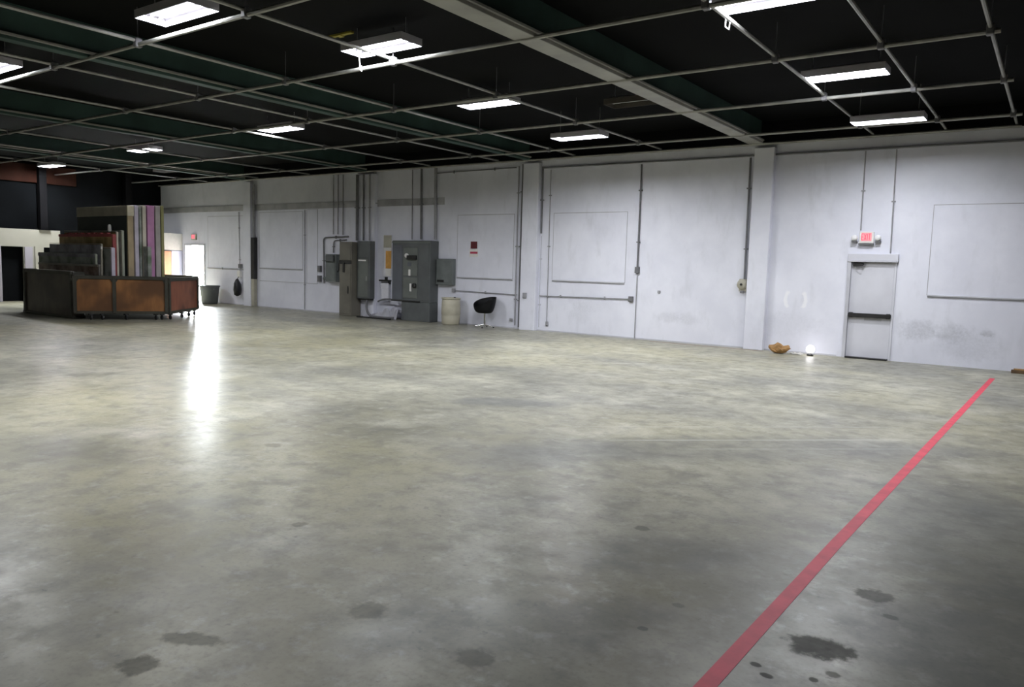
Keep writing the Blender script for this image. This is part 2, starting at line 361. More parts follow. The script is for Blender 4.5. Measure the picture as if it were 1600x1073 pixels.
# vestibule return beside it, lit by the daylight
vx = -30.0
v = tag(obj('wall_return', B(vx-.08, vx, 17.0, WY-.01, 2.08, 2.77), 'paper'), 'white header of the short return beside the bright doorway', 'wall', None, 'structure')
obj('post', B(vx-.08, vx, 17.0, 17.08, 0, 2.08), 'paper', v)
lf = thing('door_3', 'pale lavender door leaf standing open beside the bright doorway', 'door', (vx, 17.86, 0), 0, None, 'structure')
obj('leaf', B(-.05, 0, -.26, .22, .01, 2.06, .004), 'leaf', lf); obj('handle', T([(0, -.2, 1.0), (.05, -.2, 1.0), (.05, -.1, 1.0)], .012, 8), 'steel', lf)
wb = thing('wooden_board', 'orange-brown wooden board standing beside the lavender door leaf', 'board', (vx+.02, 17.40, 0))
obj('face_panel', B(-.025, .025, -.16, .16, 0, 2.04, .004), 'orangewood', wb); obj('edge_strip', B(.025, .035, -.16, -.12, 0, 2.04), 'wood', wb)

# ------------------------------------------------------------------ exit door
d1 = thing('door_1', 'white steel exit door with dark push bar and closer', 'door', (-3.325, WY, 0), 0, None, 'structure')
hw = .425
leaf = obj('leaf', B(-hw, hw, -.012, .0, .012, 2.10, .003), 'doorpaint', d1)
obj('push_bar', B(-hw+.0, hw+.01, -.10, -.045, .91, 1.0, .012), 'darkmetal', leaf)
for s in (-1, 1): obj('bar_bracket', B(s*(hw-.05)-.04, s*(hw-.05)+.04, -.05, -.012, .90, 1.01, .006), 'darkmetal', leaf)
obj('hinge_plate', B(-.1, .25, -.014, -.010, .84, .895), 'frame', leaf)
obj('door_closer', B(-hw+.02, -hw+.24, -.075, -.012, 2.02, 2.09, .008), 'darkmetal', d1)
obj('closer_arm', T([(-hw+.10, -.06, 2.0), (-hw+.22, -.14, 2.0), (-hw+.28, -.05, 2.06)], .012, 8), 'conduit_dark', d1)
obj('jamb', B(-hw-.075, -hw-.005, -.09, 0, 0, 2.13, .004), 'frame', d1)
obj('jamb', B(hw+.005, hw+.05, -.03, 0, 0, 2.13, .004), 'doorpaint', d1)
obj('head', B(-hw-.075, hw+.05, -.05, 0, 2.11, 2.14, .004), 'conduit_dark', d1)
hood = obj('rain_hood', B(-.505, .495, -.09, 0, 2.14, 2.29, .006), 'doorpaint', d1)
obj('hood_lip', B(-.505, .495, -.11, -.02, 2.115, 2.14, .004), 'frame', hood)
obj('threshold', B(-hw, hw, -.14, 0, 0, .035, .006), 'darkmetal', d1)

# ================================================================== CEILING GRID
grid = thing('ceiling_grid', 'suspended grid of grey pipes under the black roof deck', 'ceiling grid', (0, 0, 0))
RY = [(17.95, -31.5, -.90), (16.70, -31.5, -.85), (13.82, -31.5, -.86), (11.08, -31.5, -.88), (8.50, -31.5, -.9), (5.95, -31.5, -.9), (3.35, -31.5, -.9)]
RX = [(-.93, 0), (-2.14, 0), (-3.50, 0), (-8.40, 0), (-10.92, 0), (-13.50, 0), (-16.15, 0), (-21.80, 0), (-24.75, 0), (-28.0, 0)]
for (y, x0, x1) in RY:
    obj('runner', T([(x0, y, ZG), (x1+.06, y, ZG)], .030, 8), 'pipe', grid)
for (x, _) in RX:
    obj('cross_runner', T([(x, -2.0, ZG+.055), (x, 18.0, ZG+.055)], .026, 8), 'pipe', grid)
cm = None
for (x, _) in RX:
    for (y, a, b2) in RY[1:]:
        if cm is None:
            o = obj('coupling', B(-.045, .045, -.05, .05, -.04, .09, .012), 'conduit_dark', grid); cm = o.data
        else: o = link('coupling', cm, grid)
        o.location = (x, y, ZG)
wm = None
for (x, _) in RX[:6]:
    for (y, a, b2) in RY[2:]:
        if wm is None:
            o = obj('hanger_rod', T([(0, 0, .08), (0, 0, ZD-ZG)], .006, 6), 'conduit_dark', grid); wm = o.data
        else: o = link('hanger_rod', wm, grid)
        o.location = (x, y, ZG)

# ================================================================== FLUORESCENT TROFFERS
FZ = 4.93; FL, FW, FD = .62, .22, .105
def troffer_meshes():
    bm = bmesh.new()      # pan: top + four splayed sides, open below
    x, y = FL, FW
    box(bm, -x, x, -y, y, FD-.006, FD)
    for s in (-1, 1):
        box(bm, -x, x, s*y-.006 if s > 0 else -y, y if s > 0 else -y+.006, 0, FD-.006)
        box(bm, s*x-.006 if s > 0 else -x, x if s > 0 else -x+.006, -y+.006, y-.006, 0, FD-.006)
    pan = obj('reflector_pan', bm, 'panwhite')
    sp = obj('ballast_box', B(-x*.9, x*.9, -.16, .16, FD, FD+.03, .006), 'housing')
    tb = obj('tube', T([(-x+.05, 0, 0), (x-.05, 0, 0)], .013, 10), 'tube')
    dpan = pan.copy(); dpan.data = pan.data.copy(); dpan.data.materials[0] = MT['deadpan']; COL.objects.link(dpan)
    db = obj('tube', T([(-x+.05, 0, 0), (x-.05, 0, 0)], .013, 10), 'deadtube')
    hd = obj('lamp_holder', B(-.02, .02, -.018, .018, -.013, .016, .003), 'lampwhite')
    ch = obj('hanger_chain', T([(0, 0, 0), (0, 0, ZD-FZ-FD)], .006, 6), 'wire')
    out = dict(pan=pan.data, sp=sp.data, tb=tb.data, db=db.data, hd=hd.data, ch=ch.data, dpan=dpan.data)
    for o in (pan, sp, tb, db, hd, ch, dpan): bpy.data.objects.remove(o)
    return out
TR = troffer_meshes()
def troffer(x, y, label, lit=True, power=1., z=FZ, dingy=False):
    t = thing('fluorescent_light', label, 'ceiling light', (x, y, z), 0, 'fluorescent troffers in the ceiling grid')
    link('reflector_pan', TR['dpan' if dingy else 'pan'], t); link('ballast_box', TR['sp'], t)
    for yy in (-.12, 0, .12):
        tb = link('tube', TR['tb'] if lit else TR['db'], t); tb.location = (0, yy, .085)
        for s in (-1, 1):
            h = link('lamp_holder', TR['hd'], tb); h.location = (s*(FL-.035), 0, 0)
    for s in (-1, 1):
        c = link('hanger_chain', TR['ch'], t); c.location = (s*.5, 0, FD)
        c.scale = (1, 1, (ZD-z-FD)/(ZD-FZ-FD))
    if lit:
        ld = bpy.data.lights.new('troffer_lamp', 'AREA'); ld.shape = 'RECTANGLE'; ld.size = 2*FL-.016; ld.size_y = 2*FW-.016
        ld.energy = LAMP_W*power; ld.color = LAMP_COL
        lo = bpy.data.objects.new('troffer_lamp', ld); COL.objects.link(lo); lo.parent = t; lo.location = (0, 0, .070)
    return t
for (x, y, z, lab) in [(-9.62, 5.76, FZ, 'large lit fluorescent troffer cut by the photo top above the carts'),
                    (-8.40, 8.24, FZ, 'lit fluorescent troffer with dangling wire near the yellow strap'),
                    (-9.36, 12.10, FZ, 'lit fluorescent troffer above the wall left of the pale girder'),
                    (-8.92, 14.85, 4.68, 'lit fluorescent troffer close to the white wall above the blocked window'),
                    (-15.60, 12.00, FZ, 'lit fluorescent troffer next nearer than the two above the carts'),
                    (-22.50, 12.40, FZ, 'lit fluorescent troffer over the tall stacked panels'),
                    (-29.90, 13.00, FZ, 'farthest lit fluorescent troffer above the cream office front'),
                    (-15.20, 5.72, FZ, 'lit fluorescent troffer cut by the left border of the photo'),
                    (-2.98, 9.12, FZ, 'lit fluorescent troffer cut by the photo top above the exit door'),
                    (-3.02, 13.06, FZ, 'lit fluorescent troffer in the middle of the row towards the exit door'),
                    (-2.84, 15.82, 4.68, 'lit fluorescent troffer directly above the exit door')]:
    troffer(x, y, lab, z=z, power=.62 if z < 4.8 and x > -5 else 1.)
troffer(-9.4, 1.8, 'added unseen fluorescent troffer lighting the foreground floor', power=.9)  # added lamp outside the view, brightens the foreground floor
troffer(-27.1, 15.8, 'unlit pale fluorescent troffer far along the ceiling above the bright doorway', False)
troffer(-6.75, 13.35, 'dingy unlit fluorescent troffer beside the pale flanged girder', False, dingy=True)
# loose wires dangling below two of the fixtures
for (x, y, lab) in [(-8.95, 8.30, 'pale wire loop dangling from the troffer near the yellow strap'), (-3.52, 9.10, 'pale wire ends dangling where the pipes cross at the top')]:
    o = tag(obj('dangling_wire', T([(x, y, FZ+FD-.004), (x+.02, y+.02, FZ-.08), (x+.01, y+.04, FZ-.20), (x+.06, y+.03, FZ-.24), (x+.08, y, FZ-.17)], .008, 6), 'lampwhite'), lab, 'wire')
ys = thing('yellow_strap', 'short yellow strap on the black roof deck', 'strap', (-9.35, 8.30, ZD-.03))
obj('strap', B(-.28, .28, -.03, .03, 0, .03), 'yellow', ys, False); obj('buckle', B(-.05, .05, -.05, .05, -.01, 0), 'yellow', ys)

# ================================================================== CONDUITS AND BOXES ON THE LONG WALL
def conduit(label, pts, r=.02, mat='conduit', clips=True, y=WY, group=None):
    t = thing('conduit', label, 'conduit', (pts[0][0], y-.012, 0), 0, group)
    P = [Vector((p[0]-pts[0][0], -r-.008, p[1])) for p in pts]
    path = [P[0]]
    for i in range(1, len(P)-1):          # round the bends
        a = P[i] + (P[i-1]-P[i]).normalized()*min(.12, (P[i-1]-P[i]).length*.45); c = P[i] + (P[i+1]-P[i]).normalized()*min(.12, (P[i+1]-P[i]).length*.45)
        path += arc(a, P[i], c, 5)
    path.append(P[-1])
    obj('pipe', T(path, r, 8), mat, t)
    if clips:
        for i in range(len(P)-1):
            n = max(1, int((P[i+1]-P[i]).length/1.2))
            for k in range(n):
                q = P[i].lerp(P[i+1], (k+.5)/n)
                vert = abs(P[i+1].z-P[i].z) > abs(P[i+1].x-P[i].x)
                a, b2 = (r+.025, .014) if vert else (.014, r+.025)
                obj('clip', B(q.x-a, q.x+a, -2*r-.012, 0, q.z-b2, q.z+b2), mat, t)
    return t
def jbox(name, label, x, z, w2, h2, d, mat='conduit', cat='electrical box', y=WY, cover=True):
    t = thing(name, label, cat, (x, y-.001, z))
    obj('box', B(-w2, w2, -d, 0, -h2, h2, .006), mat, t)
    if cover: obj('cover', B(-w2*.82, w2*.82, -d-.008, -d, -h2*.82, h2*.82, .003), mat, t)
    return t
conduit('thin conduit dropping from the ceiling to the exit sign', [(-3.64, 4.5), (-3.62, 2.80)], .014)
conduit('thin conduit dropping from the ceiling to the exit door hood', [(-3.03, 4.5), (-3.00, 2.31)], .014)
conduit('grey conduit dropping to a small box right of the blocked window', [(-8.95, 4.5), (-8.95, 1.86)], .022, 'conduit_dark')
jbox('junction_box', 'small grey box at the foot of the conduit right of the blocked window', -8.95, 1.80, .06, .08, .07, 'conduit_dark')
conduit('thin line running to the floor below the small conduit box', [(-8.95, 1.70), (-8.95, .03)], .011, clips=False)
conduit('dark conduit dropping to the alarm bell beside the pilaster', [(-6.14, 4.5), (-6.12, 1.66)], .024, 'conduit_dark')
conduit('long level conduit below the blocked window right of the chair', [(-11.97, 1.00), (-9.18, 1.04)], .014)
jbox('outlet_box', 'small grey outlet box ending the level conduit', -9.10, 1.04, .065, .07, .06, 'conduit_dark')
conduit('level conduit running behind the black chair', [(-15.08, 1.02), (-12.75, .99)], .013)
jbox('outlet_box', 'small grey outlet box starting the conduit above the cream barrel', -15.15, 1.02, .06, .06, .06, 'conduit')
jbox('outlet_box', 'small grey outlet box on the pilaster beside the black chair', -12.38, .99, .06, .075, .05, 'conduit', y=WY-.16)
conduit('thin vertical line left of the blocked window ending low', [(-11.72, 4.5), (-11.70, .28)], .012)
jbox('outlet_box', 'tiny grey outlet low on the wall beside the pilaster', -11.70, .22, .04, .06, .04)
conduit('thick conduit dropping down the right side of the chair pilaster', [(-11.98, 4.6), (-11.97, 2.75)], .026, 'conduit_dark')
conduit('paler thin conduit continuing down beside the chair pilaster', [(-11.97, 2.68), (-11.97, .10)], .010, 'frame')
conduit('dark conduit down the corner left of the chair pilaster', [(-12.66, 4.7), (-12.66, .05)], .026, 'conduit_dark')
conduit('grey conduit second from the corner left of the chair pilaster', [(-12.80, 4.66), (-12.80, .10)], .020, 'conduit')
conduit('thin dark conduit crossing the wall top left of the chair pilaster', [(-16.0, 4.60), (-12.90, 4.62)], .014, 'conduit_dark')
jbox('outlet_box', 'small stub box low beside the chair pilaster conduits', -12.95, .25, .05, .04, .04)
jbox('wall_plug', 'small grey plug on the bare wall between conduit and bell', -8.32, 1.26, .035, .035, .03)
# conduits over the electrical gear
for (px, y0, y1, r, m, lab) in [
        (522.5, 290, 366, .016, 'conduit', 'thin conduit leftmost of the run above the taupe enclosure'),
        (529.8, 288, 366, .020, 'conduit', 'thin conduit second of the run above the taupe enclosure'),
        (537.6, 288, 367, .020, 'conduit', 'thin conduit third of the run above the taupe enclosure'),
        (588.5, 276, 366, .045, 'conduit', 'thick pale conduit right of the grey panelboard'),
        (645.5, 285, 374, .016, 'conduit', 'thin conduit left of the pair above the switchgear'),
        (660.5, 270, 374, .036, 'conduit_dark', 'thick dark conduit dropping into the middle of the switchgear'),
        (683.0, 267, 374, .045, 'conduit', 'thick pale conduit at the right end of the switchgear')]:
    (xa, za), (xb, zb) = on_wall(px, y0), on_wall(px-.5, y1)
    conduit(lab, [(xa, 4.76), (xb, zb)], r, m)
for (px, y0, y1, r, m, lab) in [
        (559.5, 279, 374, .050, 'conduit_dark', 'thick dark conduit dropping into the left of the grey panelboard'),
        (568.8, 279, 374, .030, 'conduit_dark', 'dark conduit in the middle above the grey panelboard'),
        (578.0, 279, 374, .026, 'conduit', 'slim grey conduit dropping into the right of the grey panelboard')]:
    (xa, za), (xb, zb) = on_wall(px, y0, WY-.2), on_wall(px-.5, y1, WY-.2)
    conduit(lab, [(xa, 4.68), (xb, 2.52)], r, m, y=WY-.162)
conduit('arched grey conduit beside the green disconnect box', [(-21.09, 1.02), (-21.12, 2.62), (-19.85, 2.66)], .024, 'conduit_dark')
conduit('short bent conduit rising from the green disconnect box', [(-20.62, 2.10), (-20.60, 2.52), (-19.95, 2.55)], .020, 'conduit_dark')
conduit('level conduit from the door bay to the dark post', [(-28.2, 1.40), (-26.1, 1.40)], .014)
conduit('thin vertical conduit in the bay left of the taupe enclosure', [(-22.15, 3.6), (-22.15, .05)], .014, 'conduit')
conduit('thin vertical conduit beside the dark post by the far bay', [(-26.05, 3.6), (-26.0, 1.15)], .014, 'conduit')
for (z, lab) in [(1.53, 'upper of two small dark switch boxes left of the arched conduit'), (1.18, 'lower of two small dark switch boxes left of the arched conduit')]:
    jbox('switch_box', lab, -21.33, z, .08, .11, .09, 'conduit_dark')
t = thing('disconnect_box', 'green-grey disconnect box with lever left of the taupe enclosure', 'electrical box', (-20.55, WY, 1.55))
obj('box', B(-.27, .27, -.22, 0, -.45, .50, .012), 'geargreen', t); obj('cover', B(-.23, .23, -.235, -.22, -.40, .2, .006), 'geargreen', t); obj('hood', B(-.2, .2, -.30, -.22, .24, .46, .02), 'gear', t)
obj('lever', T([(.28, -.15, -.1), (.36, -.17, -.05), (.36, -.17, .2)], .022, 8), 'darkmetal', t); obj('conduit_hub', T([(-.27, -.1, -.35), (-.48, -.1, -.35)], .06, 10), 'geargreen', t)
# taupe enclosure
t = thing('electrical_enclosure', 'tall taupe electrical enclosure standing left of the grey panelboard', 'electrical cabinet', (-19.36, WY-.20, 0))
obj('body', B(-.30, .29, -.42, 0, .0, 2.46, .012), 'gearbeige', t); dr = obj('door', B(-.26, .25, -.435, -.42, .08, 1.72, .006), 'gearbeige', t)
obj('upper_door', B(-.26, .25, -.435, -.42, 1.86, 2.40, .006), 'gearbeige', t); obj('gap_band', B(-.30, .30, -.43, -.42, 1.73, 1.85), 'darkmetal', t)
obj('latch', B(.13, .17, -.455, -.435, .75, 1.0, .004), 'darkmetal', dr); obj('bracket', B(-.10, -.02, -.46, -.42, 1.45, 1.78, .004), 'darkmetal', t)
# grey panelboard
t = thing('panelboard', 'grey wall-hung breaker panelboard with a pale name strip', 'electrical cabinet', (-18.74, WY-.16, .60))
obj('body', B(-.30, .30, -.25, 0, 0, 1.90, .015), 'gear', t); dr = obj('door', B(-.24, .24, -.262, -.25, .06, 1.30, .006), 'gearlite', t)
obj('top_cover', B(-.24, .24, -.262, -.25, 1.36, 1.84, .006), 'gear', t); obj('name_strip', B(-.22, .14, -.268, -.262, 1.235, 1.285), 'paper', dr); obj('latch', B(.15, .19, -.275, -.262, .6, .75, .004), 'steel', dr)
obj('bottom_skirt', B(-.27, .27, -.2, -.02, -.05, 0), 'darkmetal', t)
# switchgear
t = thing('switchgear_cabinet', 'large dark grey switchgear cabinet with breaker handles', 'electrical cabinet', (-16.61, WY-.004, 0))
obj('body', B(-.81, .81, -.40, 0, .60, 2.52, .015), 'gear', t); obj('base', B(-.38, .81, -.40, 0, 0, .60, .010), 'gear', t)
sd = obj('side_door', B(-.78, -.36, -.412, -.40, .66, 2.38, .006), 'gearblue', t)
up1 = obj('breaker_door', B(-.30, .30, -.418, -.40, 1.42, 2.30, .006), 'gearlite', t); lo1 = obj('breaker_door', B(-.30, .30, -.418, -.40, .72, 1.36, .006), 'gearlite', t)
obj('blank_panel', B(.34, .76, -.412, -.40, .66, 2.44, .006), 'gear', t)
obj('operating_handle', B(-.10, .28, -.50, -.418, 1.93, 2.06, .012), 'darkmetal', up1); obj('white_knob', lathe(bmesh.new(), [(.07, 0), (.07, .05), (.04, .07)], (-.14, -.418, 2.05), 14, 'y'), 'paper', up1)
obj('toggle', B(-.06, .02, -.45, -.418, 1.42, 1.62, .008), 'paper', up1); obj('name_plate', B(-.12, .04, -.424, -.418, 1.72, 1.84), 'gearblue', up1)
obj('toggle', B(.0, .07, -.45, -.418, .93, 1.18, .008), 'paper', lo1); obj('black_knob', lathe(bmesh.new(), [(.075, 0), (.075, .06), (.05, .08)], (.20, -.418, 1.12), 14, 'y'), 'darkmetal', lo1)
obj('ledge', B(-.81, .42, -.43, -.40, .60, .64), 'darkmetal', t); obj('top_rail', B(-.81, .81, -.42, -.40, 2.44, 2.50, .004), 'gearlite', t)
t = thing('meter_box', 'small grey box mounted against the right side of the switchgear', 'electrical box', (-15.43, WY-.003, 1.58))
obj('box', B(-.33, .33, -.16, 0, -.40, .40, .010), 'geargreen', t); obj('cover', B(-.29, .29, -.172, -.16, -.34, .34, .006), 'geargreen', t); obj('label_strip', B(-.27, 0, -.178, -.172, -.32, -.25), 'darkmetal', t)
# notices between panelboard and switchgear
t = thing('notice_board', 'white backing board with beige card between panelboard and switchgear', 'notice board', (-17.98, WY-.003, 0))
obj('board', B(-.25, .16, -.025, 0, 1.35, 2.72, .004), 'plastic', t); obj('beige_card', B(-.20, .15, -.032, -.025, 2.30, 2.70), 'beigepaper', t)
obj('header_strip', B(-.20, .15, -.034, -.025, 2.22, 2.28), 'paper', t); obj('orange_notice', B(-.10, .15, -.034, -.025, 1.62, 2.20), 'orange', t); obj('white_notice', B(-.10, .15, -.034, -.025, 1.38, 1.60), 'paper', t)
t = thing('wall_bracket', 'small black shelf bracket beneath the orange notice', 'bracket', (-18.0, WY, 1.20))
obj('shelf', B(-.27, .16, -.15, 0, 0, .05), 'darkmetal', t); obj('arm', B(-.05, -.01, -.10, 0, .05, .14), 'darkmetal', t); obj('arm', B(.10, .14, -.10, 0, -.10, 0), 'darkmetal', t)
tag(obj('white_box', B(-18.18, -17.86, WY-.12, WY-.003, .56, 1.14, .015), 'plastic'), 'plain white box on the wall under the black bracket', 'box')
obj('lid', B(-18.20, -17.84, WY-.135, WY-.12, .95, 1.14, .006), 'plastic', bpy.data.objects['white_box'])
# crumpled white plastic and cables under the switchgear
bm = bmesh.new(); nx, ny = 26, 12; gv = []
for j in range(ny+1):
    row = []
    for i in range(nx+1):
        u_, v_ = i/nx, j/ny; x = -18.62+1.58*u_; y = WY-.06-.52*v_
        env = math.sin(math.pi*min(1, v_*1.02))**.6*(.12+.42*u_**1.6)
        z = .012+max(0, env*(.75+.25*math.sin(9*u_+5*v_)+.18*math.sin(23*u_-11*v_+1)+random.uniform(-.08, .08)))
        row.append(bm.verts.new((x, y, z)))
    gv.append(row)
for j in range(ny):
    for i in range(nx): bm.faces.new((gv[j][i], gv[j][i+1], gv[j+1][i+1], gv[j+1][i]))
bmesh.ops.solidify(bm, geom=list(bm.faces), thickness=.008)
tag(obj('plastic_sheet', bm, 'plastic'), 'crumpled white plastic sheet on the floor under the switchgear', 'plastic sheet')
tag(obj('cable', T(arc((-18.6, WY-.36, .56), (-18.55, WY-.5, .10), (-18.1, WY-.58, .05), 8)+arc((-18.1, WY-.58, .05), (-17.6, WY-.62, .04), (-17.15, WY-.6, .06), 6)[1:], .04, 8), 'conduit_dark'), 'dark cable looping from the panelboard to the floor', 'cable')
tag(obj('cable', T(arc((-18.3, WY-.14, .52), (-18.0, WY-.25, .66), (-17.4, WY-.3, .62), 10), .028, 8), 'conduit_dark'), 'dark cable sagging between panelboard and switchgear underside', 'cable')
tag(obj('floor_tray', B(-18.7, -17.2, WY-.74, WY-.64, 0, .045, .01), 'darkmetal'), 'flat dark strip lying in front of the plastic sheet', 'strip')
# red sign pair
t = thing('warning_sign', 'dark red square sign above a white notice with red band', 'sign', (-14.40, WY-.018, 2.06))
obj('red_plate', B(-.12, .125, -.012, 0, .245, .455, .003), 'maroon', t); wp = obj('white_notice', B(-.165, .165, -.010, 0, 0, .225, .003), 'paper', t); obj('red_band', B(-.13, .15, -.013, -.010, .09, .15), 'signred', wp)
# alarm bell
t = thing('alarm_bell', 'round pale alarm bell on a box left of the pilaster', 'alarm bell', (-6.15, WY, 1.51))
obj('back_box', B(-.09, .09, -.06, 0, -.15, .15, .008), 'beigepaper', t); g = obj('gong', lathe(bmesh.new(), [(.12, .06), (.125, .075), (.115, .10), (.08, .125), (.02, .135)], (-.01, 0, .02), 24, 'y'), 'beigepaper', t, True)
obj('centre_bolt', lathe(bmesh.new(), [(.03, .133), (.03, .150), (.015, .155)], (-.01, 0, .02), 10, 'y'), 'darkmetal', g); obj('striker', B(-.05, .05, -.09, -.05, -.19, -.13, .006), 'conduit_dark', t)

# exit signs
def exit_sign(label, x, z, w2, h2, d, lamps, letters=True):
    t = thing('exit_sign', label, 'exit sign', (x, WY, z))
    obj('housing', B(-w2, w2, -d, 0, -h2, h2, .008), 'beigepaper' if not lamps else 'paper', t)
    f = obj('face', B(-w2*.72, w2*.72, -d-.004, -d, -h2*.62, h2*.80), 'exitface', t)
    if letters:
        H, W, s = h2*1.05, w2*.27, w2*.075; x0 = -w2*.66; zb = -h2*.44
        def stroke(bm, a, b2):
            a, b2 = Vector(a), Vector(b2); dd = (b2-a); L = dd.length; dd.normalize(); n_ = Vector((-dd.y, dd.x))*s*.55
            q = [a-n_, b2-n_, b2+n_, a+n_]
            v0 = [bm.verts.new((p.x, -d-.004, p.y)) for p in q]; v1 = [bm.verts.new((p.x, -d-.010, p.y)) for p in q]
            bm.faces.new(v0); bm.faces.new(v1[::-1])
            for i in range(4): bm.faces.new((v0[i], v0[(i+1) % 4], v1[(i+1) % 4], v1[i]))
        gl = {'E': [((0, 0), (0, 1)), ((0, 0), (1, 0)), ((0, .5), (.8, .5)), ((0, 1), (1, 1))], 'X': [((0, 0), (1, 1)), ((0, 1), (1, 0))],
              'I': [((.5, 0), (.5, 1))], 'T': [((.5, 0), (.5, 1)), ((0, 1), (1, 1))]}
        for k, chn in enumerate('EXIT'):
            bm = bmesh.new(); xo = x0+[0, .36, .66, .95][k]*w2
            for a, b2 in gl[chn]: stroke(bm, (xo+a[0]*W, zb+a[1]*H), (xo+b2[0]*W, zb+b2[1]*H))
            obj('letter_'+chn.lower(), bm, 'exitglow', f)
    else:
        pass
    if lamps:
        obj('bottom_ledge', B(-w2-.01, w2+.01, -d-.02, 0, -h2-.035, -h2, .004), 'conduit_dark', t)
        for s in (-1, 1):
            a = obj('emergency_lamp', lathe(bmesh.new(), [(.055, .05), (.065, .09), (.06, .13), (.02, .14)], (s*(w2+.09), 0, -.01), 16, 'y'), 'lampwhite', t, True)
            obj('lamp_bracket', B(s*(w2+.09)-.055, s*(w2+.09)+.055, -.11, -.0, -.105, -.075, .004), 'conduit_dark', a)
    return t
exit_sign('lit red EXIT sign with twin lamps above the white exit door', -3.49, 2.645, .145, .125, .07, True)
exit_sign('small lit red EXIT sign above the bright far doorway', -29.1, 2.64, .16, .12, .07, False)

# dark post, bag and boxes in the far bays
t = thing('wall_post', 'post against the far pilaster, dark above and buff below', 'post', (-25.02, WY-.02, 0))
obj('upper_sleeve', B(-.10, .10, -.16, 0, 1.05, 2.62, .012), 'darkmetal', t); obj('lower_post', B(-.09, .09, -.15, 0, 0, 1.05, .012), 'beigepaper', t); obj('top_pipe', T([(0, -.08, 2.62), (0, -.08, 4.6)], .05, 10), 'conduit', t)
t = thing('hanging_bag', 'narrow black bag hanging low on the wall left of the post', 'bag', (-26.0, WY, .35))
obj('body', lathe(bmesh.new(), [(.03, 0), (.12, .05), (.15, .25), (.13, .5), (.05, .66), (.02, .68)], (0, -.16, 0), 16), 'chairblack', t, True); obj('strap', T([(0, -.16, .66), (0, -.08, .78), (0, -.01, .80)], .012, 6), 'chairblack', t)
jbox('wall_box', 'small pale box above the black hanging bag', -26.0, 1.22, .10, .12, .10, 'paper')
jbox('wall_switch', 'small dark switch above the pale box by the hanging bag', -25.95, 1.52, .09, .08, .09, 'conduit_dark')

# ================================================================== OBJECTS ALONG THE WALL
t = thing('barrel', 'cream plastic barrel standing beside the switchgear', 'barrel', (-14.93, 17.70, 0))
obj('body', lathe(bmesh.new(), [(.245, 0), (.265, .03), (.285, .25), (.275, .28), (.29, .31), (.29, .52), (.28, .55), (.285, .58), (.27, .78)], n=28), 'cream', t, True)
obj('rim', lathe(bmesh.new(), [(.27, .77), (.295, .78), (.295, .81), (.25, .815), (.24, .79)], n=28), 'cream', t); obj('bung', lathe(bmesh.new(), [(.035, .78), (.035, .83), (.02, .835)], (.1, .05, 0), 10), 'darkmetal', t)
t = thing('trash_barrel', 'dark grey trash barrel beside the bright doorway', 'barrel', (-27.25, 17.55, 0))
obj('body', lathe(bmesh.new(), [(.28, 0), (.31, .05), (.37, .66), (.375, .68)], n=28), 'canvas_grey', t, True); obj('rim', lathe(bmesh.new(), [(.37, .66), (.40, .67), (.40, .72), (.35, .72), (.34, .68)], n=28), 'canvas_grey', t)
for s in (-1, 1): obj('handle', T([(s*.36, -.08, .60), (s*.42, -.06, .58), (s*.42, .06, .58), (s*.36, .08, .60)], .018, 8), 'canvas_grey', t)
# tub chair on a pedestal
t = thing('tub_chair', 'black tub chair on a chrome pedestal against the white wall', 'chair', (-13.60, 17.66, 0), math.radians(-22))
bm = bmesh.new(); nu, nv = 20, 9; R_ = []
for j in range(nv+1):
    a = j/nv; ring = []
    for i in range(nu):
        th = 2*math.pi*i/nu; back = .5+.5*math.sin(th)       # +y = back of the chair
        top = .56+.34*back**.42; rad = .13+.175*math.sin(a*math.pi*.5)**.6
        z = .42+(top-.42)*a**1.7; lean = .05*a*a*back
        ring.append(bm.verts.new((rad*math.cos(th)*1.02, rad*math.sin(th)*.95+lean-.06*a*(1-back), z)))
    R_.append(ring)
for j in range(nv):
    for i in range(nu): bm.faces.new((R_[j][i], R_[j][(i+1) % nu], R_[j+1][(i+1) % nu], R_[j+1][i]))
bm.faces.new(R_[0][::-1]); bmesh.ops.solidify(bm, geom=list(bm.faces), thickness=.03)
obj('shell', bm, 'chairblack', t, True)
obj('seat_cushion', lathe(bmesh.new(), [(.05, .47), (.22, .48), (.26, .52), (.24, .56), (.05, .575)], (0, -.02, 0), 20), 'chairblack', t, True)
obj('pedestal', T([(0, 0, .04), (0, 0, .42)], .028, 12), 'chrome', t)
for k in range(4):
    a = math.radians(45+90*k); lg = obj('leg', T([(0, 0, .09), (.13*math.cos(a), .13*math.sin(a), .06), (.27*math.cos(a), .27*math.sin(a), .03)], [.022, .018, .013], 8), 'chrome', t)
    obj('glide', lathe(bmesh.new(), [(.02, 0), (.022, .015), (.012, .03)], (.27*math.cos(a), .27*math.sin(a), 0), 10), 'rubber', lg)
